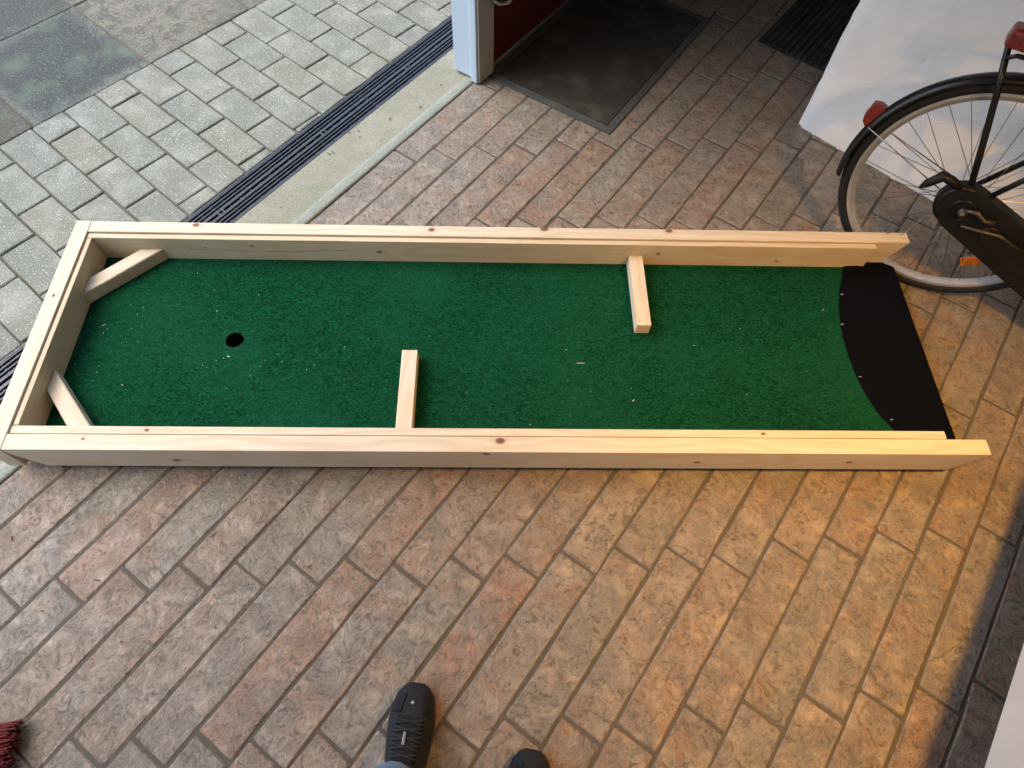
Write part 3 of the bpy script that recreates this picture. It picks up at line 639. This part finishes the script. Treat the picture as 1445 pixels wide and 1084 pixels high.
# ------------------------------------------------------------------ white cabinet at the right, on a recessed plinth
cb = empty('white_cabinet', 'white cabinet on legs at the bottom right edge, its underside dark above the tiles', 'cabinet', (1.490, -.9, 0))
link('carcass', boxmesh((.02, 0, .28), (.62, 2.0, .92), .002), M['white'], cb)
for k in range(2):
    d_ = link('door', boxmesh((0, .002 + k * 1.0, .28), (.0185, .996 + k * 1.0, .90), .002), M['white'], cb)
    link('handle', tubemesh([(-.001, .3 + k * .4, .80), (-.03, .3 + k * .4, .80), (-.03, .2 + k * .4, .80), (-.001, .2 + k * .4, .80)], .005, 8), M['steel'], d_)
link('worktop', boxmesh((0, -.01, .9215), (.64, 2.01, .955), .004), M['white'], cb)
for y in (.06, 1.90):
    for x in (.30, .57): link('leg', boxmesh((x - .02, y, .001), (x + .02, y + .04, .2795), .003), M['plinth'], cb)
link('back_panel', boxmesh((.55, .11, .01), (.56, 1.89, .2795)), M['plinth'], cb)

# warm pendant lamp over the right end of the room
LP = Vector((1.33, .56, 1.58))
lm = empty('pendant_lamp', 'warm lit pendant lamp hanging from the ceiling over the lane end', 'lamp', LP)
bm = bmesh.new(); pr = [(.03, .20), (.05, .195), (.10, .13), (.15, -.06), (.147, -.06), (.097, .128), (.048, .191), (.03, .196)]; n = 28
rings = [[bm.verts.new((r * math.cos(2 * math.pi * k / n), r * math.sin(2 * math.pi * k / n), z)) for k in range(n)] for r, z in pr]
for i in range(len(pr)):
    a, b = rings[i], rings[(i + 1) % len(pr)]
    for k in range(n): bm.faces.new((a[k], a[(k + 1) % n], b[(k + 1) % n], b[k]))
link('lamp_shade', tomesh(bm), M['shade'], lm, smooth=True)
link('cord', tubemesh([(0, 0, .13), (0, 0, 2.75 - LP.z)], .004, 6), M['plinth'], lm); link('socket', tubemesh([(0, 0, .185), (0, 0, .23)], .02, 12), M['plinth'], lm)
tb = NT('bulb_glow'); tb.b.inputs['Emission Color'].default_value = (1, .55, .2, 1); tb.b.inputs['Emission Strength'].default_value = 6
bm = bmesh.new(); bmesh.ops.create_uvsphere(bm, u_segments=16, v_segments=10, radius=.028); link('bulb', tomesh(bm), tb.m, lm, (0, 0, .165), smooth=True)
ld = bpy.data.lights.new('bulb_light', 'POINT'); ld.energy = 60; ld.color = (1, .50, .10); ld.shadow_soft_size = .085
lo = bpy.data.objects.new('bulb_light', ld); COL.objects.link(lo); lo.parent = lm; lo.location = (0, 0, .115)

# ------------------------------------------------------------------ the person standing at the bottom of the picture
F = Vector((-.50, .866, 0)).normalized(); RT = Vector((F.y, -F.x, 0))
AL = Vector((.463, -.378, 0)) - Vector((-.483, .877, 0)) * .215; AR = Vector((.762, -.334, 0)) - Vector((-.44, .898, 0)) * .215
MID = (AL + AR) / 2
def skin(name, chains, mat, parent=None, root=0, sub=2):
    vs, es, rs = [], [], []; idx = {}
    for ch in chains:
        prev = None
        for p, r in ch:
            key = tuple(round(c, 4) for c in p)
            if key not in idx: idx[key] = len(vs); vs.append(p); rs.append(r)
            if prev is not None: es.append((prev, idx[key]))
            prev = idx[key]
    me = bpy.data.meshes.new(name); me.from_pydata([tuple(v) for v in vs], es, []); o = bpy.data.objects.new(name, me); COL.objects.link(o)
    sk = o.modifiers.new('skin', 'SKIN'); sk.use_smooth_shade = True
    for i, r in enumerate(rs):
        me.skin_vertices[0].data[i].radius = r if isinstance(r, tuple) else (r, r); me.skin_vertices[0].data[i].use_root = (i == root)
    sb = o.modifiers.new('sub', 'SUBSURF'); sb.levels = sub; sb.render_levels = sub
    me.materials.append(mat)
    if parent: o.parent = parent
    return o
def bp(f, r, z): return MID + F * f + RT * r + Vector((0, 0, z))
aL, aR = AL + Vector((0, 0, .10)), AR + Vector((0, 0, .10))
kL = aL + Vector((0, 0, .40)) - F * .02; kR = aR + Vector((0, 0, .40)) - F * .02
hL, hR = bp(-.07, -.095, .92), bp(-.07, .095, .92); pel = bp(-.08, 0, .99); wai = bp(-.085, 0, 1.12); che = bp(-.10, 0, 1.36); nk0 = bp(-.11, 0, 1.52); nk1 = bp(-.10, 0, 1.59); hd0 = bp(-.09, 0, 1.68); hd1 = bp(-.10, 0, 1.78)
sL, sR = bp(-.11, -.185, 1.45), bp(-.11, .185, 1.45); eL, eR = bp(-.04, -.255, 1.24), bp(-.04, .255, 1.24); wL, wR = bp(.10, -.12, 1.52), bp(.10, .12, 1.52); pL, pR = bp(.115, -.085, 1.62), bp(.115, .085, 1.62)
chains = [[(pel, (.13, .10)), (wai, (.11, .08)), (che, (.105, .075)), (nk0, .045), (nk1, .044), (hd0, (.072, .085)), (hd1, (.066, .08))],
          [(pel, .13), (hL, .085), (kL, .056), (aL, .038), (AL + Vector((0, 0, .05)) + F * .05, .033)], [(pel, .13), (hR, .085), (kR, .056), (aR, .038), (AR + Vector((0, 0, .05)) + F * .05, .033)],
          [(che, .105), (sL, .05), (eL, .042), (wL, .028), (pL, .03)], [(che, .105), (sR, .05), (eR, .042), (wR, .028), (pR, .03)]]
for p, s in ((pL, -1), (pR, 1)):
    for q in range(4):
        b_ = p + Vector((0, 0, .02 + q * .021)) ; chains.append([(p, .03), (b_ + F * .012, .0095), (b_ + F * .03 - RT * s * .012, .0088), (b_ + F * .032 - RT * s * (.034 - .004 * abs(q - 1)), .0078)])
    chains.append([(p, .03), (p - F * .022 + Vector((0, 0, .02)) - RT * s * .01, .0105), (p - F * .024 + Vector((0, 0, .045)) - RT * s * .03, .0095)])
person = skin('person', chains, M['skin'])
tag(person, 'person in black trainers and blue jeans standing at the bottom of the picture', 'person')
jb = Vector((0, 0, .075))
skin('jeans', [[(wai - Vector((0, 0, .05)), (.138, .108)), (pel, (.145, .113)), (hL, .098), (kL, .07), (aL + jb, .056), (aL + Vector((0, 0, .012)) + F * .012, .056)], [(pel, (.145, .113)), (hR, .098), (kR, .07), (aR + jb, .056), (aR + Vector((0, 0, .012)) + F * .012, .056)]], M['denim'], person, 1)
skin('jacket', [[(pel + Vector((0, 0, .02)), (.155, .12)), (wai, (.148, .115)), (che, (.16, .122)), (nk0, .062)], [(che, .16), (sL, .075), (eL, .055), (wL, .04)], [(che, .16), (sR, .075), (eR, .055), (wR, .04)]], M['jacket'], person, 1)
skin('hair', [[(hd0 - F * .025 + Vector((0, 0, .0)), (.075, .075)), (hd1 - F * .008 + Vector((0, 0, .012)), (.077, .09))]], M['hair'], person)
bm = bmesh.new(); bmesh.ops.create_uvsphere(bm, u_segments=8, v_segments=6, radius=.011)
for s in (-1, 1):
    me = bpy.data.meshes.new('eye'); bm.to_mesh(me); link('eye', me, M['eyelet'], person, hd0 + F * .075 + RT * s * .03 + Vector((0, 0, .02)))
    link('ear', tubemesh([hd0 + RT * s * .08 + Vector((0, 0, -.03)), hd0 + RT * s * .088 + Vector((0, 0, .0)), hd0 + RT * s * .085 + Vector((0, 0, .03))], [.008, .014, .009], 8), M['skin'], person)
link('nose', tubemesh([hd0 + F * .082 + Vector((0, 0, .02)), hd0 + F * .105 + Vector((0, 0, -.012)), hd0 + F * .088 + Vector((0, 0, -.02))], [.007, .011, .007], 8), M['skin'], person, smooth=True)
bm.free()
ph = link('phone', boxmesh((-.037, -.078, -.004), (.037, .078, .004), .003), M['phone']); ph.matrix_world = Matrix.Translation(CAM) @ R @ Matrix.Translation((-.0, -.05, .012)) @ Matrix.Rotation(math.pi / 2, 4, 'Z')
tag(ph, 'black phone held up by the person taking the picture', 'phone')

def shoe(tip, dr):
    dr = Vector(dr).normalized(); a = math.atan2(dr.y, dr.x) - math.pi / 2
    # stations along the foot from toe (s=0) to heel (s=.30): half widths left/right, height, profile exponent
    st = [(.0, .012, .014, .030), (.008, .026, .027, .044), (.025, .040, .039, .055), (.05, .048, .045, .061), (.085, .052, .048, .068), (.12, .051, .046, .079), (.15, .047, .043, .092), (.18, .043, .040, .103), (.21, .040, .038, .108), (.25, .040, .038, .106), (.28, .034, .033, .098), (.297, .018, .018, .085)]
    def ringpts(s, wl, wr, h, z0, n=18, k=1.0):
        cx = .006 * math.sin(math.pi * s / .3); out = []
        for q in range(n):
            t = math.pi * q / (n - 1); c, sn = math.cos(t), math.sin(t); w = wr if c > 0 else wl
            out.append(Vector((cx + k * w * (abs(c) ** .72) * (1 if c > 0 else -1), -s, z0 + (h - z0) * (sn ** .8))))
        return out
    bm = bmesh.new(); rr = [[bm.verts.new(p) for p in ringpts(s, wl, wr, h, .02)] for s, wl, wr, h in st]
    for A, B in zip(rr, rr[1:]):
        for q in range(17): bm.faces.new((A[q], A[q + 1], B[q + 1], B[q]))
    bm.faces.new(rr[0]); bm.faces.new(rr[-1][::-1])
    up = link('shoe', tomesh(bm), M['suede'], person, tip, a, smooth=True)
    bm = bmesh.new(); lo_, hi_ = [], []
    out = [(.006 * math.sin(math.pi * s / .3) + wr + .004, -s) for s, wl, wr, h in st] + [(.006 * math.sin(math.pi * s / .3) - wl - .004, -s) for s, wl, wr, h in st[::-1]]
    link('sole', prism(out, .001, .0235, .004, 2), M['sole'], up, smooth=False)
    def surf(s, ang, lift):
        for i in range(len(st) - 1):
            if st[i][0] <= s <= st[i + 1][0]:
                f = (s - st[i][0]) / (st[i + 1][0] - st[i][0]); v = [st[i][j] + f * (st[i + 1][j] - st[i][j]) for j in range(1, 4)]; break
        c, sn = math.cos(ang), math.sin(ang); w = v[1] if c > 0 else v[0]
        return Vector((.006 * math.sin(math.pi * s / .3) + (w + lift) * (abs(c) ** .72) * (1 if c > 0 else -1), -s, .02 + (v[2] - .02 + lift) * (sn ** .8)))
    def patch(name, s0, s1, a0f, a1f, mt, lift=.0015, ns=7, na=7):
        bm = bmesh.new(); g = [[bm.verts.new(surf(s0 + (s1 - s0) * i / ns, a0f(i / ns) + (a1f(i / ns) - a0f(i / ns)) * j / na, lift)) for j in range(na + 1)] for i in range(ns + 1)]
        g2 = [[bm.verts.new(v.co - Vector((0, 0, .0014))) for v in r] for r in g]
        for i in range(ns):
            for j in range(na): bm.faces.new((g[i][j], g[i][j + 1], g[i + 1][j + 1], g[i + 1][j]))
        for i in range(ns):
            bm.faces.new((g[i][0], g[i + 1][0], g2[i + 1][0], g2[i][0])); bm.faces.new((g[i][na], g2[i][na], g2[i + 1][na], g[i + 1][na]))
        for j in range(na): bm.faces.new((g[0][j], g2[0][j], g2[0][j + 1], g[0][j + 1])); bm.faces.new((g[ns][j], g[ns][j + 1], g2[ns][j + 1], g2[ns][j]))
        link(name, tomesh(bm), mt, up, smooth=True)
    H = math.pi / 2
    patch('toe_panel', .028, .068, lambda f: H + .28 + .1 * f, lambda f: H + .5 + .62 * f, M['shoemesh'])       # two dark mesh wedges
    patch('toe_panel', .028, .068, lambda f: H - .5 - .62 * f, lambda f: H - .28 - .1 * f, M['shoemesh'])
    patch('tongue', .072, .165, lambda f: H - .5, lambda f: H + .5, M['shoemesh'], .002)
    for i in range(5):
        s = .078 + i * .017
        for w in (-1, 1):
            pts = [surf(s + .012 * (k / 6 if w > 0 else 1 - k / 6), H + .55 - 1.1 * k / 6, .0045) for k in range(7)]
            link('lace', tubemesh(pts, .0024, 6), M['lace'], up, smooth=True)
    p = surf(.045, H, .002); bmx = bmesh.new(); bmesh.ops.create_uvsphere(bmx, u_segments=10, v_segments=6, radius=.0055); link('badge', tomesh(bmx), M['eyelet'], up, p)
    p = surf(.118, H + .05, .006); link('lace_tag', boxmesh((-.003, -.013, -.002), (.003, .013, .002), .001), M['eyelet'], up, p)
shoe(Vector((.463, -.378, 0)), (-.483, .877, 0)); shoe(Vector((.766, -.330, 0)), (-.44, .898, 0))

# ------------------------------------------------------------------ red broom lying at the left, dry leaf bits
BD = Vector((.75, .66, 0)).normalized()
br = empty('red_broom', 'dark red broom bristles poking in at the bottom left corner', 'broom', (-.222, -.972, 0), math.atan2(BD.y, BD.x))
rb = random.Random(4); bm = bmesh.new()
for i in range(420):
    y = -rb.random() * .30; z = .004 + rb.random() * .042; e = rb.uniform(-.014, .004)
    tube(bm, [(-.11, y * .92 - .012, .012 + z * .6), (-.05, y * .97 - .005 + rb.uniform(-.004, .004), z), (e, y + rb.uniform(-.006, .006), max(.004, z + rb.uniform(-.006, .004)))], [.0022, .0024, .0018], 4)
o = link('bristles', tomesh(bm), M['bristle'], br); o['kind'] = 'stuff'
link('head_block', boxmesh((-.155, -.29, .006), (-.10, -.012, .046), .006), M['pine'], br); link('handle', tubemesh([(-.13, -.15, .04), (-.45, -.15, .03), (-1.1, -.15, .016)], .0125, 10), M['pine'], br, smooth=True)
rl = random.Random(9); bm = bmesh.new()
for _ in range(46):
    x, y = rl.choice(((rl.uniform(-.75, .1), rl.uniform(-.9, -.3)), (rl.uniform(-.98, -.8), rl.uniform(0, 1.4)), (rl.uniform(-.6, .9), rl.uniform(-.3, 1.)), (rl.uniform(-.7, .1), rl.uniform(.9, 1.5))))
    l = rl.uniform(.002, .009); box(bm, (-l, -.0012, 0), (l, .0012, .0016), Matrix.Translation((x, y, .0015)) @ Matrix.Rotation(rl.uniform(0, 3.1), 4, 'Z') @ Matrix.Rotation(.2, 4, 'Y'))
o = link('leaf_litter', tomesh(bm), M['leaf']); o['kind'] = 'stuff'; o['label'] = 'small dry leaf and twig crumbs scattered on tiles and threshold'; o['category'] = 'litter'
